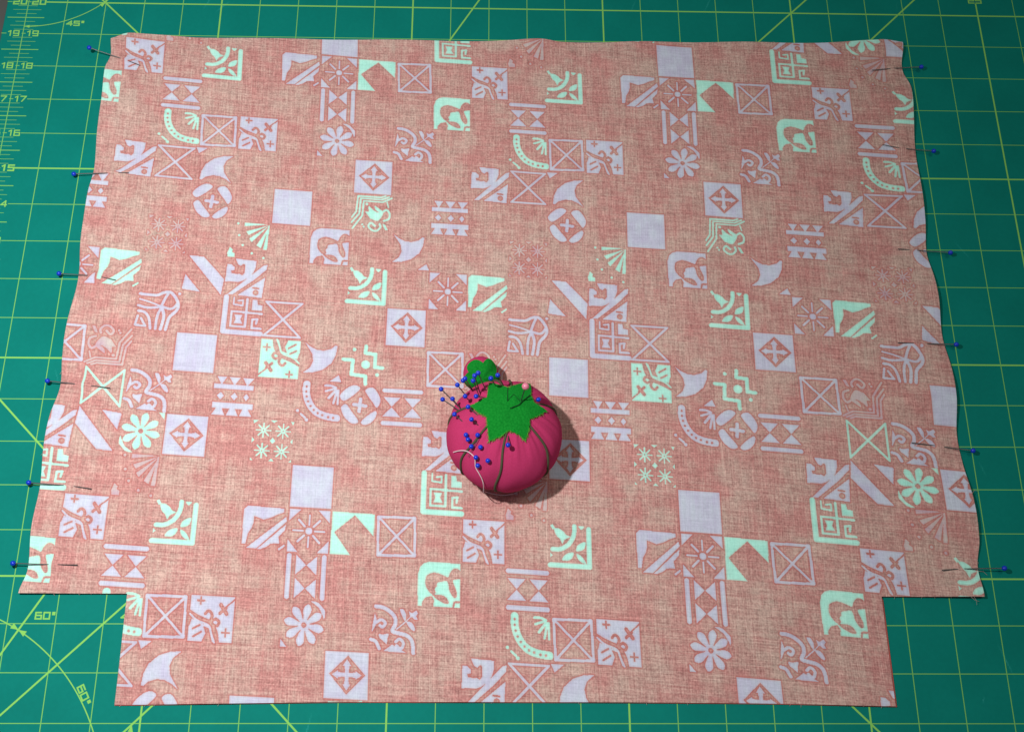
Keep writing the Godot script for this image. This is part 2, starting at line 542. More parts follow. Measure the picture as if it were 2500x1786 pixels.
const GLYPH := {
	"0": [[0, 0, 10, 0, 10, 10, 0, 10, 0, 0]], "1": [[1, 8, 5, 10, 5, 0]], "2": [[0, 10, 10, 10, 10, 5, 0, 5, 0, 0, 10, 0]],
	"3": [[0, 10, 10, 10, 10, 0, 0, 0], [2, 5, 10, 5]], "4": [[8, 0, 8, 10, 0, 3, 10, 3]], "5": [[10, 10, 0, 10, 0, 5.5, 10, 5.5, 10, 0, 0, 0]],
	"6": [[9, 10, 0, 10, 0, 0, 10, 0, 10, 5.5, 0, 5.5]], "7": [[0, 10, 10, 10, 3, 0]], "8": [[0, 0, 10, 0, 10, 10, 0, 10, 0, 0], [0, 5, 10, 5]],
	"9": [[1, 0, 10, 0, 10, 10, 0, 10, 0, 4.5, 10, 4.5]], "o": [[1, 7, 4, 7, 4, 10, 1, 10, 1, 7]],
}

func numeral(parent: Node3D, txt: String, at: Vector2, height: float, wide: float, bold: float, turn := 0.0) -> void:
	var st := begin()
	var x := 0.0
	var lift := 0.0
	for ch in txt:
		for poly in GLYPH[ch]:
			for k in range(0, poly.size() - 2, 2):
				var a := Vector2(x + poly[k] * wide / 10.0, poly[k + 1] * height / 10.0).rotated(turn) + at
				var b := Vector2(x + poly[k + 2] * wide / 10.0, poly[k + 3] * height / 10.0).rotated(turn) + at
				var e := (b - a).normalized() * bold * 0.45
				lift += 0.00004
				ink_line(st, a - e, b + e, bold, 0.0042 + lift)
		x += wide * (0.75 if ch == "1" else 1.0) + bold * 1.6
	part("numeral", st.commit(), M.ink, parent)

func arc_line(st: SurfaceTool, c: Vector2, r: float, a0: float, a1: float, width: float, z: float) -> void:
	var n := 48
	for k in n:
		var a := c + Vector2.from_angle(lerpf(a0, a1, float(k) / n)) * r
		var b := c + Vector2.from_angle(lerpf(a0, a1, (k + 1.0) / n)) * r
		ink_line(st, a, b, width, z + 0.00002 * k)

func arrow(st: SurfaceTool, tip: Vector2, dir: Vector2, length: float, z: float) -> void:
	var n := dir.orthogonal() * length * 0.36
	var back := tip - dir * length
	for p in [tip, back + n, back - n]:
		st.set_normal(Vector3.UP)
		st.add_vertex(w(p.x, p.y, z))

func cutting_mat() -> void:
	var o := thing("cutting_mat", "green self healing cutting mat with a yellow one inch grid", "cutting mat", w(0, 0, 0) * 0.0)
	part("mat_sheet", box_mesh(-0.55, 36.0, -1.0, 24.0, -0.1, 0.0, 0.015), M.mat, o)
	var rows := begin()
	var cols := begin()
	var angles := begin()
	var ticks := begin()
	var bold_rows := begin()
	var bold_cols := begin()
	for k in 24:
		var thick := k % 5 == 0
		ink_line(bold_rows if thick else rows, Vector2(0.42 if k > 0 else 0.0, k), Vector2(35, k), 0.038 if thick else 0.018, 0.002)
		if k > 0:
			ink_line(rows, Vector2(-0.55, k), Vector2(-0.42, k), 0.02, 0.002)
			ink_line(rows, Vector2(-0.03, k), Vector2(0.07, k), 0.02, 0.002)
	for k in 36:
		ink_line(bold_cols if k % 5 == 0 and k > 0 else cols, Vector2(k, 0), Vector2(k, 20.4 if k == 25 else 23.0), 0.038 if k % 5 == 0 and k > 0 else 0.019, 0.0027)
	for k in range(0, 23 * 8):
		if k % 8 == 0:
			continue
		var y := k / 8.0
		var h := 0.47 if k % 4 == 0 else (0.36 if k % 2 == 0 else 0.25)
		ink_line(ticks, Vector2(-h, y), Vector2(h, y), 0.022 if k % 4 == 0 else 0.011, 0.0013)
	ink_line(angles, Vector2(0, 0), Vector2(22.8, 22.8), 0.04, 0.0034)
	ink_line(angles, Vector2(2.86, 0), Vector2(25.6, 22.74), 0.04, 0.0034)
	ink_line(angles, Vector2(0, 10.02), Vector2(10.02, 0), 0.04, 0.0036)
	ink_line(angles, Vector2(0, 21.99), Vector2(21.99, 0), 0.04, 0.0036)
	ink_line(angles, Vector2(0.02, 0), Vector2(13.2, 22.8), 0.04, 0.0038)
	arc_line(angles, Vector2.ZERO, 4.475, 0.0, PI / 3 * 1.35, 0.024, 0.0039)
	arc_line(angles, Vector2(0, 22), 2.785, -PI / 2, -0.02, 0.02, 0.0039)
	arrow(angles, Vector2(2.26, 3.87), Vector2(-0.87, 0.5), 0.17, 0.0054)
	arrow(angles, Vector2(2.26, 3.87), Vector2(0.87, -0.5), 0.17, 0.0054)
	arrow(angles, Vector2(0.02, 19.215), Vector2(-1, 0), 0.12, 0.0054)
	arrow(angles, Vector2(1.99, 20.02), Vector2(0.7, 0.7), 0.16, 0.0054)
	arrow(angles, Vector2(2.0, 20.0), Vector2(0, -1), 0.16, 0.0055)
	arrow(angles, Vector2(4.84, 1.98), Vector2(0.1, 1), 0.15, 0.0054)
	part("bold_row_lines", bold_rows.commit(), M.ink, o)
	part("bold_column_lines", bold_cols.commit(), M.ink, o)
	part("row_lines", rows.commit(), M.fine_ink, o)
	part("column_lines", cols.commit(), M.fine_ink, o)
	part("ruler_ticks", ticks.commit(), M.fine_ink, o)
	part("angle_lines", angles.commit(), M.ink, o)
	for k in range(1, 23):
		var big := k % 5 == 0
		var b := 0.04 if big else 0.03
		var t := str(k)
		for x in [-0.38, 0.11]:
			numeral(o, t, Vector2(x if k > 9 else x + 0.12, k - 0.075), 0.15, 0.13, b)
	numeral(o, "45o", Vector2(1.08, 19.27), 0.13, 0.13, 0.034)
	numeral(o, "60o", Vector2(2.57, 4.10), 0.13, 0.12, 0.032)
	numeral(o, "60o", Vector2(3.64, 2.70), 0.13, 0.12, 0.032, -PI / 3 * 1.02)
	numeral(o, "45o", Vector2(4.36, 4.09), 0.13, 0.12, 0.032)
	numeral(o, "25", Vector2(24.82, 20.42), 0.15, 0.14, 0.034)

# ------------------------------------------------------------------ the cloth
const LEFT := [Vector2(2.31, 18.79), Vector2(2.35, 18.32), Vector2(2.25, 17.94), Vector2(2.3, 17.03), Vector2(2.32, 15.96), Vector2(2.37, 14.97), Vector2(2.31, 14.37), Vector2(2.32, 13.54), Vector2(2.33, 12.9), Vector2(2.4, 11.99), Vector2(2.31, 10.75), Vector2(2.32, 9.95), Vector2(2.37, 9.28), Vector2(2.25, 8.56), Vector2(2.22, 7.78), Vector2(2.26, 6.95), Vector2(2.24, 5.94), Vector2(2.27, 5.09), Vector2(2.17, 4.62)]
const RIGHT := [Vector2(22.82, 19.03), Vector2(22.72, 18.24), Vector2(22.87, 17.69), Vector2(22.8, 16.73), Vector2(22.74, 15.8), Vector2(22.72, 14.63), Vector2(22.69, 13.62), Vector2(22.63, 12.88), Vector2(22.7, 12.27), Vector2(22.72, 11.68), Vector2(22.7, 10.75), Vector2(22.79, 9.95), Vector2(22.78, 9.17), Vector2(22.69, 8.3), Vector2(22.73, 7.55), Vector2(22.81, 6.72), Vector2(22.81, 5.81), Vector2(22.71, 5.31), Vector2(22.72, 4.6)]
const TOP := [Vector2(2.31, 18.79), Vector2(2.69, 18.98), Vector2(3.24, 18.97), Vector2(3.7, 18.95), Vector2(4.51, 18.9), Vector2(5.78, 18.91), Vector2(7.52, 18.89), Vector2(9.03, 18.92), Vector2(10.31, 18.91), Vector2(11.71, 18.92), Vector2(12.53, 18.95), Vector2(13.35, 19.01), Vector2(13.87, 18.93), Vector2(14.87, 18.92), Vector2(16.28, 18.98), Vector2(18.05, 18.99), Vector2(19.83, 19.01), Vector2(21.13, 19.03), Vector2(22.09, 19.09), Vector2(22.39, 19.11), Vector2(22.82, 19.03)]
const BOTTOM := [Vector2(4.45, 2.36), Vector2(5.33, 2.37), Vector2(6.89, 2.39), Vector2(9.12, 2.42), Vector2(11.31, 2.42), Vector2(13.63, 2.42), Vector2(16.13, 2.41), Vector2(18.31, 2.39), Vector2(20.54, 2.34)]
const NOTCH_L := 4.44
const NOTCH_R := 20.52

# the pins along the sides: head, where it dives into the cloth, where it comes up, point
const SIDE := [
	[Vector3(1.88, 18.35, 0.31), Vector3(2.51, 18.24, 0.1), Vector3(2.88, 18.11, 0.09), Vector3(3.14, 17.99, 0.10)],
	[Vector3(1.94, 14.76, 0.15), Vector3(2.61, 14.83, 0.1), Vector3(3.07, 14.84, 0.09), Vector3(3.24, 14.84, 0.10)],
	[Vector3(1.97, 12.07, 0.15), Vector3(2.54, 12.06, 0.1), Vector3(2.99, 12.02, 0.09), Vector3(3.29, 11.94, 0.10)],
	[Vector3(2.1, 9.38, 0.15), Vector3(2.58, 9.35, 0.1), Vector3(3.17, 9.28, 0.09), Vector3(3.5, 9.24, 0.10)],
	[Vector3(2.04, 7.01, 0.14), Vector3(2.6, 6.99, 0.1), Vector3(3.19, 6.92, 0.09), Vector3(3.4, 6.89, 0.10)],
	[Vector3(1.98, 5.24, 0.14), Vector3(2.53, 5.23, 0.1), Vector3(3.07, 5.22, 0.09), Vector3(3.33, 5.22, 0.10)],
	[Vector3(23.19, 18.23, 0.16), Vector3(22.65, 18.24, 0.1), Vector3(22.28, 18.2, 0.09), Vector3(21.91, 18.15, 0.10)],
	[Vector3(23.16, 15.7, 0.16), Vector3(22.57, 15.78, 0.1), Vector3(22.27, 15.84, 0.09), Vector3(21.91, 15.91, 0.10)],
	[Vector3(23.17, 12.85, 0.16), Vector3(22.42, 12.93, 0.1), Vector3(22.19, 12.96, 0.09), Vector3(21.93, 12.97, 0.10)],
	[Vector3(22.96, 10.45, 0.16), Vector3(22.42, 10.48, 0.1), Vector3(21.9, 10.51, 0.09), Vector3(21.61, 10.51, 0.10)],
	[Vector3(22.96, 7.86, 0.16), Vector3(22.46, 7.94, 0.1), Vector3(22.04, 8.02, 0.09), Vector3(21.61, 8.06, 0.10)],
	[Vector3(23.23, 5.2, 0.18), Vector3(22.5, 5.21, 0.1), Vector3(22.16, 5.19, 0.09), Vector3(21.89, 5.17, 0.10)],
]

func along(p: Array, at: float, by_x: bool) -> Vector2:
	# the point of a smooth edge at a given x (or y)
	for k in p.size() - 1:
		var a: Vector2 = p[k]
		var b: Vector2 = p[k + 1]
		var u := (at - a.x) / (b.x - a.x) if by_x else (at - a.y) / (b.y - a.y)
		if u <= 1.0 or k == p.size() - 2:
			u = clampf(u, 0.0, 1.0)
			var a0: Vector2 = p[maxi(k - 1, 0)]
			var b1: Vector2 = p[mini(k + 2, p.size() - 1)]
			var q := a.cubic_interpolate(b, a0, b1, u)
			return Vector2(at, q.y) if by_x else Vector2(q.x, at)
	return p[0]

const FOLDS := [[12.0, 17.85, 22.6, 17.35, 0.020, 0.10], [20.9, 18.9, 22.4, 16.9, 0.03, 0.16], [2.4, 17.6, 4.2, 18.5, 0.03, 0.14], [2.5, 10.6, 4.3, 9.6, 0.022, 0.15], [22.6, 9.4, 20.6, 8.4, 0.03, 0.16], [22.6, 13.6, 20.9, 13.0, 0.025, 0.14], [13.2, 19.0, 13.5, 17.6, 0.03, 0.12], [7.0, 12.6, 12.5, 12.1, 0.008, 0.2], [14.0, 5.0, 20.0, 6.2, 0.008, 0.25]]

func rise(x: float, y: float) -> Vector2:
	# (height of the upper layer, swell that both layers share) in inches
	var swell := 0.0
	for side in 2:
		var e := absf(x - (2.3 if side == 0 else 22.75))
		if e > 4.0 or y < 4.0:
			continue
		var ys := [19.4]
		for k in 6:
			ys.append(SIDE[side * 6 + k][1].y)
		ys.append(4.1)
		for k in ys.size() - 1:
			if y <= ys[k] and y >= ys[k + 1]:
				var f: float = (y - ys[k + 1]) / (ys[k] - ys[k + 1])
				var s := sin(PI * f)
				swell += (0.065 if side == 0 else 0.10) * s * s * exp(-pow(e / 1.1, 2.0))
	var z := 0.05 + swell
	for s in SIDE:
		var a := Vector2(s[1].x, s[1].y)
		var b := Vector2(s[2].x, s[2].y)
		var p := Vector2(x, y)
		if absf(p.y - a.y) < 0.6 and absf(p.x - a.x) < 1.2:
			var t := clampf((p - a).dot(b - a) / (b - a).length_squared(), 0.0, 1.0)
			var d := p.distance_to(a + (b - a) * t)
			z += 0.085 * sin(PI * clampf(t, 0.12, 0.88)) * exp(-pow(d / 0.13, 2.0))
	z += 0.012 * sin(x * 1.9 + y * 0.7) * sin(y * 1.3 - x * 0.4) + 0.006 * sin(x * 0.9 - y * 2.3 + 1.0)
	# a faint fold line across the upper right, and a few soft creases near the corners
	for f in FOLDS:
		var a := Vector2(f[0], f[1])
		var b := Vector2(f[2], f[3])
		var p := Vector2(x, y)
		var t := (p - a).dot(b - a) / (b - a).length_squared()
		if t > 0.0 and t < 1.0:
			var d := p.distance_to(a + (b - a) * t)
			z += f[4] * sin(PI * t) * exp(-pow(d / f[5], 2.0))
	if y > 18.3:
		z += 0.045 * (y - 18.3) * (0.5 + 0.5 * sin(x * 2.1))
	return Vector2(z, swell)

func print_uv(x: float, y: float) -> Vector2:
	# how the print lies on the cloth: a little skewed and stretched, as measured on the cloth
	var i := -3.287288 + 0.94452 * x + 0.029536 * y + 0.009243 * x * x + 0.001054 * x * y - 0.004312 * y * y - 0.000266 * x * x * x + 0.000037 * x * x * y - 0.000124 * x * y * y + 0.000185 * y * y * y
	var j := 18.357079 - 0.053543 * x - 0.956186 * y + 0.001781 * x * x - 0.005271 * x * y - 0.002847 * y * y - 0.000098 * x * x * x + 0.000164 * x * x * y + 0.000056 * x * y * y + 0.000079 * y * y * y
	return Vector2((i - I0) / COLS, (j - J0) / ROWS)

func cloth_mesh(lower: bool) -> ArrayMesh:
	var st := begin()
	st.set_smooth_group(0)
	var nx := 210
	var ny := 150
	var nb := 26
	var iL := int(nx * (NOTCH_L - 2.17) / 20.55)
	var iR := int(nx * (NOTCH_R - 2.17) / 20.55)
	var grid := []
	for r in ny + nb + 1:
		var row := []
		var bottom := r > ny
		for c in nx + 1:
			if bottom and (c < iL or c > iR):
				row.append(null)
				continue
			var xb: float   # x on the straight cut between the two notches
			if c <= iL:
				xb = lerpf(2.17, NOTCH_L, float(c) / iL)
			elif c <= iR:
				xb = lerpf(NOTCH_L, NOTCH_R, float(c - iL) / (iR - iL))
			else:
				xb = lerpf(NOTCH_R, 22.72, float(c - iR) / (nx - iR))
			var q: Vector2
			if not bottom:
				var t := float(r) / ny
				var s := (xb - 2.17) / 20.55
				var xt := lerpf(2.31, 22.82, s)
				var T := along(TOP, xt, true)
				var B := Vector2(xb, lerpf(4.625, 4.61, s))
				var L := along(LEFT, lerpf(18.79, 4.62, t), false)
				var Rr := along(RIGHT, lerpf(19.03, 4.6, t), false)
				var tl := Vector2(2.31, 18.79)
				var tr := Vector2(22.82, 19.03)
				var bl := Vector2(2.17, 4.625)
				var br := Vector2(22.72, 4.61)
				# the ripple of an edge dies out a few inches into the cloth
				var fl := pow(1.0 - s, 6.0)
				var fr := pow(s, 6.0)
				var flat := tl.lerp(tr, s).lerp(bl.lerp(br, s), t)
				q = flat + (T - tl.lerp(tr, s)) * pow(1.0 - t, 5.0) + (B - bl.lerp(br, s)) * t + (L - tl.lerp(bl, t)) * fl + (Rr - tr.lerp(br, t)) * fr
			else:
				var t := float(r - ny) / nb
				var s := float(c - iL) / (iR - iL)
				var xe := lerpf(4.45, 20.54, s)
				q = Vector2(xb, 4.62).lerp(along(BOTTOM, xe, true), t)
			var uv := print_uv(q.x, q.y)
			var h := rise(q.x, q.y)
			var z := h.x
			if lower:
				z = 0.022 + h.y * 0.55
				if bottom and c == iR:
					q.x += 0.035
				if r == ny + nb:
					q.y -= 0.012
			row.append([w(q.x, q.y, z), uv, w(q.x, q.y, z - 0.013)])
		grid.append(row)
	var edges := {}
	for r in ny + nb:
		for c in nx:
			var k := [grid[r][c], grid[r][c + 1], grid[r + 1][c + 1], grid[r + 1][c]]
			if k.has(null):
				continue
			for v in [0, 1, 2, 0, 2, 3]:
				st.set_uv(k[v][1])
				st.add_vertex(k[v][0])
			var id := [r * 1000 + c, r * 1000 + c + 1, (r + 1) * 1000 + c + 1, (r + 1) * 1000 + c]
			for s in 4:
				var a: int = id[s]
				var b: int = id[(s + 1) % 4]
				if edges.has([b, a]):
					edges.erase([b, a])
				else:
					edges[[a, b]] = [k[s], k[(s + 1) % 4]]
	st.set_smooth_group(1)
	for e in edges.values():
		var a: Array = e[0]
		var b: Array = e[1]
		for v in [[a, 0], [a, 2], [b, 2], [a, 0], [b, 2], [b, 0]]:
			st.set_uv(v[0][1])
			st.add_vertex(v[0][v[1]])
	st.index()
	st.generate_normals()
	return st.commit()

func cloth() -> void:
	var o := thing("fabric_piece", "coral cotton printed with lavender and mint blocks, corners notched out, pinned along both sides", "fabric", Vector3.ZERO)
	part("upper_layer", cloth_mesh(false), M.cloth, o)
	part("lower_layer", cloth_mesh(true), M.back, o)
	var st := begin()
	var spots := []
	for k in 22:
		var x := rng.randf_range(4.5, 20.4)
		spots.append([along(BOTTOM, x, true), Vector2(0, -1)])
		var xt := rng.randf_range(2.9, 22.6)
		spots.append([along(TOP, xt, true), Vector2(0, 1)])
	for k in 6:
		spots.append([Vector2(rng.randf_range(2.25, 4.4), 4.625), Vector2(0, -1)])
		spots.append([Vector2(rng.randf_range(20.6, 22.6), 4.61), Vector2(0, -1)])
	for k in 20:
		var y := rng.randf_range(4.8, 18.6)
		spots.append([along(LEFT, y, false), Vector2(-1, 0)])
		spots.append([along(RIGHT, y, false), Vector2(1, 0)])
	for sp in spots:
		var a: Vector2 = sp[0] - sp[1] * 0.02
		var d: Vector2 = sp[1].rotated(rng.randf_range(-0.9, 0.9)) * rng.randf_range(0.02, 0.05)
		if rng.randf() < 0.04:
			d *= 3.0
		var z := rise(a.x, a.y).x - 0.008
		var b := a + d
		var c := b + d.rotated(rng.randf_range(-0.8, 0.8)) * 0.8
		tube(st, [Vector3(a.x, a.y, z), Vector3(b.x, b.y, z * 0.8), Vector3(c.x, c.y, maxf(0.012, z * 0.4))], 0.0045, 0.003, Vector3.ZERO, 4)
	var fib := part("loose_fibres", done(st, false), M.fibre, o)
	fib.position = w(0, 0, 0)
	fib.set_meta("kind", "stuff")

# ------------------------------------------------------------------ pins
func ball(r: float) -> SphereMesh:
	var m := SphereMesh.new()
	m.radius = r * U
	m.height = 2 * r * U
	m.radial_segments = 24
	m.rings = 12
	return m

func pin(called: String, label: String, group: String, head: Vector3, entry: Vector3, tip: Vector3, r: float, mat_head: Material) -> void:
	var o := thing(called, label, "pin", wv(head), group)
	var h := part("head", head_mesh(r), mat_head, o)
	h.rotation = Vector3(rng.randf(), rng.randf(), 0)
	var st := begin()
	var dir := (entry - head).normalized()
	tube(st, catmull([head + dir * r * 0.6, entry, tip], 8), 0.0125, 0.0105, head)
	part("shaft", done(st, false), M.steel, o)

var heads := {}
func head_mesh(r: float) -> SphereMesh:
	if not heads.has(r):
		heads[r] = ball(r)
	return heads[r]

func side_pins() -> void:
	var where := [
		"blue headed pin at the top left corner, its head lifted off the mat", "blue headed pin on the left edge just below the mat's 15 line",
		"blue headed pin on the left edge beside the mint harp motif", "blue headed pin on the left edge pointing at the mint bow tie motif",
		"second lowest blue headed pin on the left edge, below a mint grid", "lowest blue headed pin on the left edge, just above the notch",
		"blue headed pin at the cloth's top right corner, its point on a faint fan", "second blue headed pin down the right edge, crossing a lavender bow tie block",
		"third blue headed pin down the right edge, level with the mat's 13 line", "fourth blue headed pin down the right edge, above a bone shaped motif",
		"second lowest blue headed pin on the right edge, level with a mint bow tie", "lowest blue headed pin on the right edge, crossing a mint bird"]
	for k in SIDE.size():
		var s: Array = SIDE[k]
		pin("pin", where[k], "blue headed pins along the sides of the cloth", s[0], s[1].lerp(s[2], 0.5), s[3], 0.058, M.blue)

# ------------------------------------------------------------------ the tomato pincushion
const CTR := Vector3(12.396, 7.94, 0.82)
const RA := 1.262
const RB := 0.89
var LX: Vector3
var LY: Vector3
var LZ: Vector3

const RIB_ANGLES := [-97.5, -139.5, -39.5, 168.0, 22.0, 104.0, 87.0]

func tomato_point(az: float, el: float, out := 0.0, smooth_top := false) -> Vector3:
	# a point of the stuffed ball, seen from the place where its cords meet: pulled in along the cords, puckered round the leaf
	var r := 1.0
	for a in RIB_ANGLES:
		var d := wrapf(az - deg_to_rad(a), -PI, PI)
		if not smooth_top:
			r -= 0.034 * exp(-pow(d / 0.13, 2.0)) * (0.3 + 0.7 * cos(el))
	var ce := cos(el)
	if el > 0.2 and not smooth_top:
		var pk := smoothstep(0.35, 0.95, el) * (1.0 - smoothstep(1.2, 1.45, el))
		r += 0.010 * pk * (sin(az * 23.0 + 2.0 * sin(az * 3.0)) + 0.7 * sin(az * 41.0 + 1.3))
	r += 0.004 * sin(az * 5.0 + el * 7.0) * ce + 0.003 * sin(az * 11.0 - el * 9.0) * ce
	var u := LX * (ce * cos(az)) + LY * (ce * sin(az)) + LZ * sin(el)
	var n := Vector3(u.x / RA, u.y / RA, u.z / RB).normalized()
	var p := CTR + Vector3(u.x * RA, u.y * RA, u.z * RB) * r + n * out
	if el > 0.0:
		p -= n * 0.06 * exp(-pow(ce / 0.2, 2.0))
	return p

func sit(p: Vector3) -> Vector3:
	# the bottom is flattened where it rests on the cloth
	var q := p
	if q.z < 0.30:
		q.z = 0.065 + 0.235 * pow(maxf(q.z + 0.1, 0.0) / 0.40, 1.6)
	return q

func top_z(x: float, y: float, out: float) -> Vector3:
	return tomato_point(atan2(y, x), acos(clampf(sqrt(x * x + y * y), 0.0, 0.999)), out, true)

func pincushion() -> void:
	LZ = Vector3(0.095, 0.27, 0.958)
	LZ = LZ.normalized()
	LX = (Vector3(1, 0, 0) - LZ * LZ.x).normalized()
	LY = LZ.cross(LX)
	var base := Vector3(CTR.x, CTR.y, 0.065)
	var o := thing("tomato_pincushion", "round pink tomato pincushion with a green star leaf and olive cords", "pincushion", wv(base))
	var st := begin()
	st.set_smooth_group(0)
	var na := 180
	var ne := 64
	for e in ne:
		for a in na:
			var k := []
			for d in [[0, 0], [1, 0], [1, 1], [0, 1]]:
				var az: float = TAU * ((a + d[0]) % na) / na
				var el: float = lerpf(-PI / 2, PI / 2, float(e + d[1]) / ne)
				k.append(wv(sit(tomato_point(az, el))) - wv(base))
			for v in [0, 2, 1, 0, 3, 2]:
				st.add_vertex(k[v])
	part("cushion_body", done(st), M.tomato, o)
	for a in RIB_ANGLES:
		var cs := begin()
		var pts := []
		for k in 40:
			var el := lerpf(PI / 2 - 0.42, -0.95, k / 39.0)
			var az := deg_to_rad(a) + 0.02 * sin(k * 0.35 + a)
			pts.append(sit(tomato_point(az, el, 0.012)))
		tube(cs, pts, 0.027, 0.027, base)
		part("cord", done(cs, false), M.cord, o)
	# the star shaped leaf of green felt
	var star := [Vector2(-0.334, 0.603), Vector2(-0.206, 0.504), Vector2(-0.016, 0.416), Vector2(0.02, 0.467), Vector2(0.378, 0.698), Vector2(0.352, 0.308), Vector2(0.408, 0.147), Vector2(0.627, 0.068), Vector2(0.455, -0.1), Vector2(0.318, -0.181), Vector2(0.314, -0.36), Vector2(0.256, -0.541), Vector2(0.144, -0.469), Vector2(-0.02, -0.411), Vector2(-0.143, -0.504), Vector2(-0.333, -0.56), Vector2(-0.364, -0.384), Vector2(-0.392, -0.18), Vector2(-0.514, -0.076), Vector2(-0.653, 0.099), Vector2(-0.5, 0.146), Vector2(-0.383, 0.203)]
	var rim := []
	for k in star.size():
		var a: Vector2 = star[k]
		var b: Vector2 = star[(k + 1) % star.size()]
		for s in 10:
			var p := a.lerp(b, s / 10.0)
			rim.append(p * (1.0 + rng.randf_range(-0.012, 0.012)))
	var leaf := begin()
	leaf.set_smooth_group(0)
	var nr := 16
	var at_leaf := func(k: int, f: float, out: float) -> Vector3:
		var p: Vector2 = rim[k % rim.size()] * f
		var crease := 0.010 * sin(p.x * 12.0 + 1.0) * sin(p.y * 9.0)
		return wv(top_z(p.x, p.y, out + crease + 0.012 * f * f + 0.05 * exp(-pow(f / 0.45, 2.0)))) - wv(base)
	for k in rim.size():
		for r in nr:
			var f0 := float(r) / nr
			var f1 := float(r + 1) / nr
			var q := [at_leaf.call(k, f0, 0.03), at_leaf.call(k + 1, f0, 0.03), at_leaf.call(k + 1, f1, 0.03), at_leaf.call(k, f1, 0.03)]
			for v in ([0, 2, 3] if r == 0 else [0, 1, 2, 0, 2, 3]):
				leaf.add_vertex(q[v])
	leaf.set_smooth_group(1)
	for k in rim.size():
		var q := [at_leaf.call(k, 1.0, 0.03), at_leaf.call(k + 1, 1.0, 0.03), at_leaf.call(k + 1, 1.0, 0.002), at_leaf.call(k, 1.0, 0.002)]
		for v in [0, 1, 2, 0, 2, 3]:
			leaf.add_vertex(q[v])
	part("leaf_star", done(leaf), M.felt, o)
	# the frayed edge of the felt
	var fray := begin()
	for k in rim.size() * 2:
		var p: Vector2 = rim[(k / 2) % rim.size()].lerp(rim[(k / 2 + 1) % rim.size()], rng.randf())
		var q := p * (1.0 + rng.randf_range(-0.01, 0.06)) + Vector2(rng.randf_range(-0.02, 0.02), rng.randf_range(-0.02, 0.02))
		tube(fray, [top_z(p.x * 0.985, p.y * 0.985, 0.044), top_z(q.x, q.y, 0.025 + rng.randf() * 0.02)], 0.005, 0.003, base, 4)
	part("frayed_edge", done(fray, false), M.fray, o)
	strawberry()
	cushion_pins()
	threads()

func strawberry() -> void:
	var c := Vector3(11.87, 9.53, 0.41)
	var base := Vector3(c.x, c.y, 0.065)
	var o := thing("strawberry_emery", "small pink strawberry emery with a green felt cap, behind the tomato pincushion", "emery", wv(base))
	var axis := Vector3(0.14, -0.58, 0.80).normalized()     # the cap looks up and towards the tomato
	var sx := (Vector3(1, 0, 0) - axis * axis.x).normalized()
	var sy := axis.cross(sx)
	var at := func(az: float, el: float, out: float) -> Vector3:
		var r := 0.395 + out
		var p := Vector3(cos(el) * cos(az) * r, cos(el) * sin(az) * r, sin(el) * (0.37 + out))
		var q: Vector3 = c + sx * p.x + sy * p.y + axis * p.z
		q.z = maxf(q.z, 0.065)
		return q
	var st := begin()
	st.set_smooth_group(0)
	for e in 32:
		for a in 64:
			var k := []
			for d in [[0, 0], [1, 0], [1, 1], [0, 1]]:
				k.append(wv(at.call(TAU * ((a + d[0]) % 64) / 64, lerpf(-PI / 2, PI / 2, (e + d[1]) / 32.0), 0.0)) - wv(base))
			for v in [0, 2, 1, 0, 3, 2]:
				st.add_vertex(k[v])
	part("berry", done(st), M.tomato, o)
	var cap := begin()
	cap.set_smooth_group(0)
	var na := 120
	var nr := 12
	var rim_el := func(az: float) -> float:
		return 0.74 - 0.34 * pow(absf(cos(2.5 * az + 0.9)), 0.7) + 0.03 * sin(az * 9.0)
	for a in na:
		for r in nr:
			var k := []
			for d in [[0, 0], [1, 0], [1, 1], [0, 1]]:
				var az: float = TAU * ((a + d[0]) % na) / na
				var f := float(r + d[1]) / nr
				var el := lerpf(PI / 2, rim_el.call(az), f)
				k.append(wv(at.call(az, el, 0.022 + 0.03 * f * f + 0.02 * cos(5 * az + 0.5) * f)) - wv(base))
			for v in ([0, 2, 3] if r == 0 else [0, 1, 2, 0, 2, 3]):
				cap.add_vertex(k[v])
	part("leaf_cap", done(cap), M.felt, o)

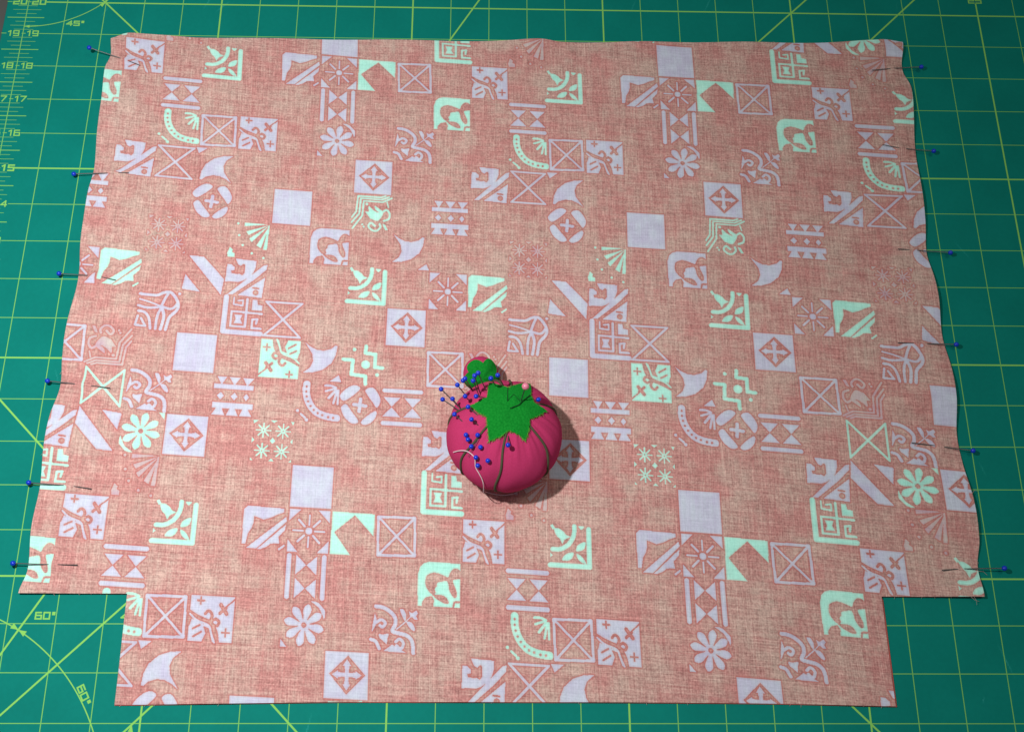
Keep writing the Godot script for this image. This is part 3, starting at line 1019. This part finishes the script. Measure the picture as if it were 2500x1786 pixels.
const CUSHION := [
	[11.826, 8.925, 2.0, 11.991, 8.737, 1.448, "uppermost head against the strawberry cap"],
	[11.749, 8.883, 1.95, 11.868, 8.673, 1.441, "touching the uppermost head, just below left of it"],
	[11.546, 8.851, 1.85, 11.70, 8.86, 1.15, "left of the strawberry cap, half hidden behind another head"],
	[11.505, 8.828, 1.8, 11.70, 8.84, 1.15, "left of the strawberry cap, overlapping a head behind it"],
	[11.72, 8.787, 1.9, 11.848, 8.594, 1.476, "low against the strawberry cap, alone below two touching heads"],
	[11.384, 8.746, 1.75, 11.58, 8.66, 1.25, "halfway between strawberry and farthest left head"],
	[11.031, 8.743, 1.5, 11.40, 8.46, 1.2, "leaning out farthest left over the cloth"],
	[11.063, 8.546, 1.4, 11.43, 8.33, 1.28, "second farthest left, below the farthest head"],
	[11.279, 8.522, 1.5, 11.47, 8.328, 1.33, "third from the left, just outside the upper rim"],
	[11.551, 8.519, 1.68, 11.60, 8.58, 1.34, "right on the upper left rim"],
	[11.783, 8.482, 1.78, 12.0, 8.53, 1.54, "at the star leaf's upper left point"],
	[11.616, 8.272, 1.70, 11.82, 8.13, 1.58, "at the left tip of the star leaf"],
	[11.326, 8.175, 1.5, 11.507, 8.033, 1.42, "near the left edge, just below the left cord"],
	[11.693, 7.975, 1.75, 11.838, 7.896, 1.60, "casting a round shadow below the leaf's left tip"],
	[12.093, 8.825, 1.95, 12.217, 8.831, 1.437, "by the strawberry cap's lower right, above a cord"],
	[12.239, 8.898, 1.95, 12.363, 8.888, 1.407, "at the right edge of the strawberry cap"],
	[13.11, 8.48, 1.62, 13.05, 8.51, 1.44, "alone right of the star leaf"],
	[11.578, 7.697, 1.557, 11.666, 7.685, 1.453, "topmost and smallest looking along the front left cord"],
	[11.621, 7.595, 1.56, 11.706, 7.589, 1.456, "second down along the front left cord"],
	[11.825, 7.659, 1.663, 11.893, 7.648, 1.551, "on the front left cord, nearest the star leaf"],
	[11.693, 7.443, 1.553, 11.774, 7.449, 1.45, "third down the front left cord beside the needle"],
	[11.887, 7.408, 1.62, 11.952, 7.415, 1.511, "below the leaf's lower left point, beside the needle's right"],
	[12.459, 7.40, 1.80, 12.472, 7.68, 1.64, "below the star leaf's bottom notch, right of front cord"],
	[11.792, 7.219, 1.5, 11.866, 7.242, 1.402, "where the pale thread bends down"],
	[12.042, 7.138, 1.543, 12.097, 7.166, 1.441, "clear of the thread, left of the front cord"],
	[11.831, 7.067, 1.42, 11.905, 7.104, 1.33, "lowest of all, on the pale thread"],
]

func cushion_pins() -> void:
	for p in CUSHION:
		var h := Vector3(p[0], p[1], p[2])
		var e := Vector3(p[3], p[4], p[5])
		pin("pin", "blue headed pin in the pincushion, " + p[6], "blue headed pins stuck in the pincushion", h, e, e + (e - h).normalized() * 0.2, 0.053, M.blue)
	var h := Vector3(12.816, 8.574, 2.15)
	var e := Vector3(12.738, 8.442, 1.62)
	pin("pin", "only pink pearl headed pin, stuck in the green star leaf of the pincushion", "", h, e, e + (e - h).normalized() * 0.2, 0.078, M.pink)

func threads() -> void:
	var pts := catmull([Vector3(11.306, 7.44, 1.155), Vector3(11.452, 7.422, 1.327), Vector3(11.596, 7.379, 1.425), Vector3(11.719, 7.286, 1.455), Vector3(11.77, 7.199, 1.432), Vector3(11.785, 7.06, 1.337), Vector3(11.862, 6.936, 1.26), Vector3(11.924, 6.839, 1.165), Vector3(11.955, 6.75, 1.03), Vector3(11.955, 6.70, 0.7), Vector3(11.955, 6.80, 0.3), Vector3(11.97, 6.88, 0.1), Vector3(12.05, 6.86, 0.08), Vector3(12.219, 6.82, 0.08), Vector3(12.388, 6.80, 0.08), Vector3(12.599, 6.83, 0.08), Vector3(12.704, 6.87, 0.08)], 6)
	var base: Vector3 = pts[0]
	var o := thing("loose_thread", "pale thread trailing over the front left of the pincushion", "thread", wv(base))
	var st := begin()
	tube(st, pts, 0.011, 0.011, base)
	part("strand", done(st, false), M.thread, o)
	var a := Vector3(11.843, 7.593, 1.62)
	var n := thing("needle", "thin needle lying down the front left of the pincushion", "needle", wv(a))
	var ns := begin()
	tube(ns, catmull([a, Vector3(11.738, 7.422, 1.53), Vector3(11.621, 7.266, 1.385)], 5), 0.009, 0.005, a)
	part("needle_shaft", done(ns, false), M.steel, n)
	var d0 := Vector3(12.459, 8.764, 1.55)
	var d := thing("dark_thread", "bent dark thread lying on the green star leaf", "thread", wv(d0))
	var ds := begin()
	tube(ds, [d0, Vector3(12.45, 8.415, 1.70), Vector3(12.585, 8.595, 1.63), Vector3(12.705, 8.434, 1.665)], 0.009, 0.007, d0, 6)
	part("strand", done(ds, false), M.dark_thread, d)
	ds = begin()
	tube(ds, [Vector3(12.936, 8.611, 1.54), Vector3(12.736, 8.388, 1.68), Vector3(12.694, 8.327, 1.70), Vector3(12.5, 8.234, 1.74)], 0.011, 0.009, d0, 6)
	part("strand", done(ds, false), M.dark_thread, d)
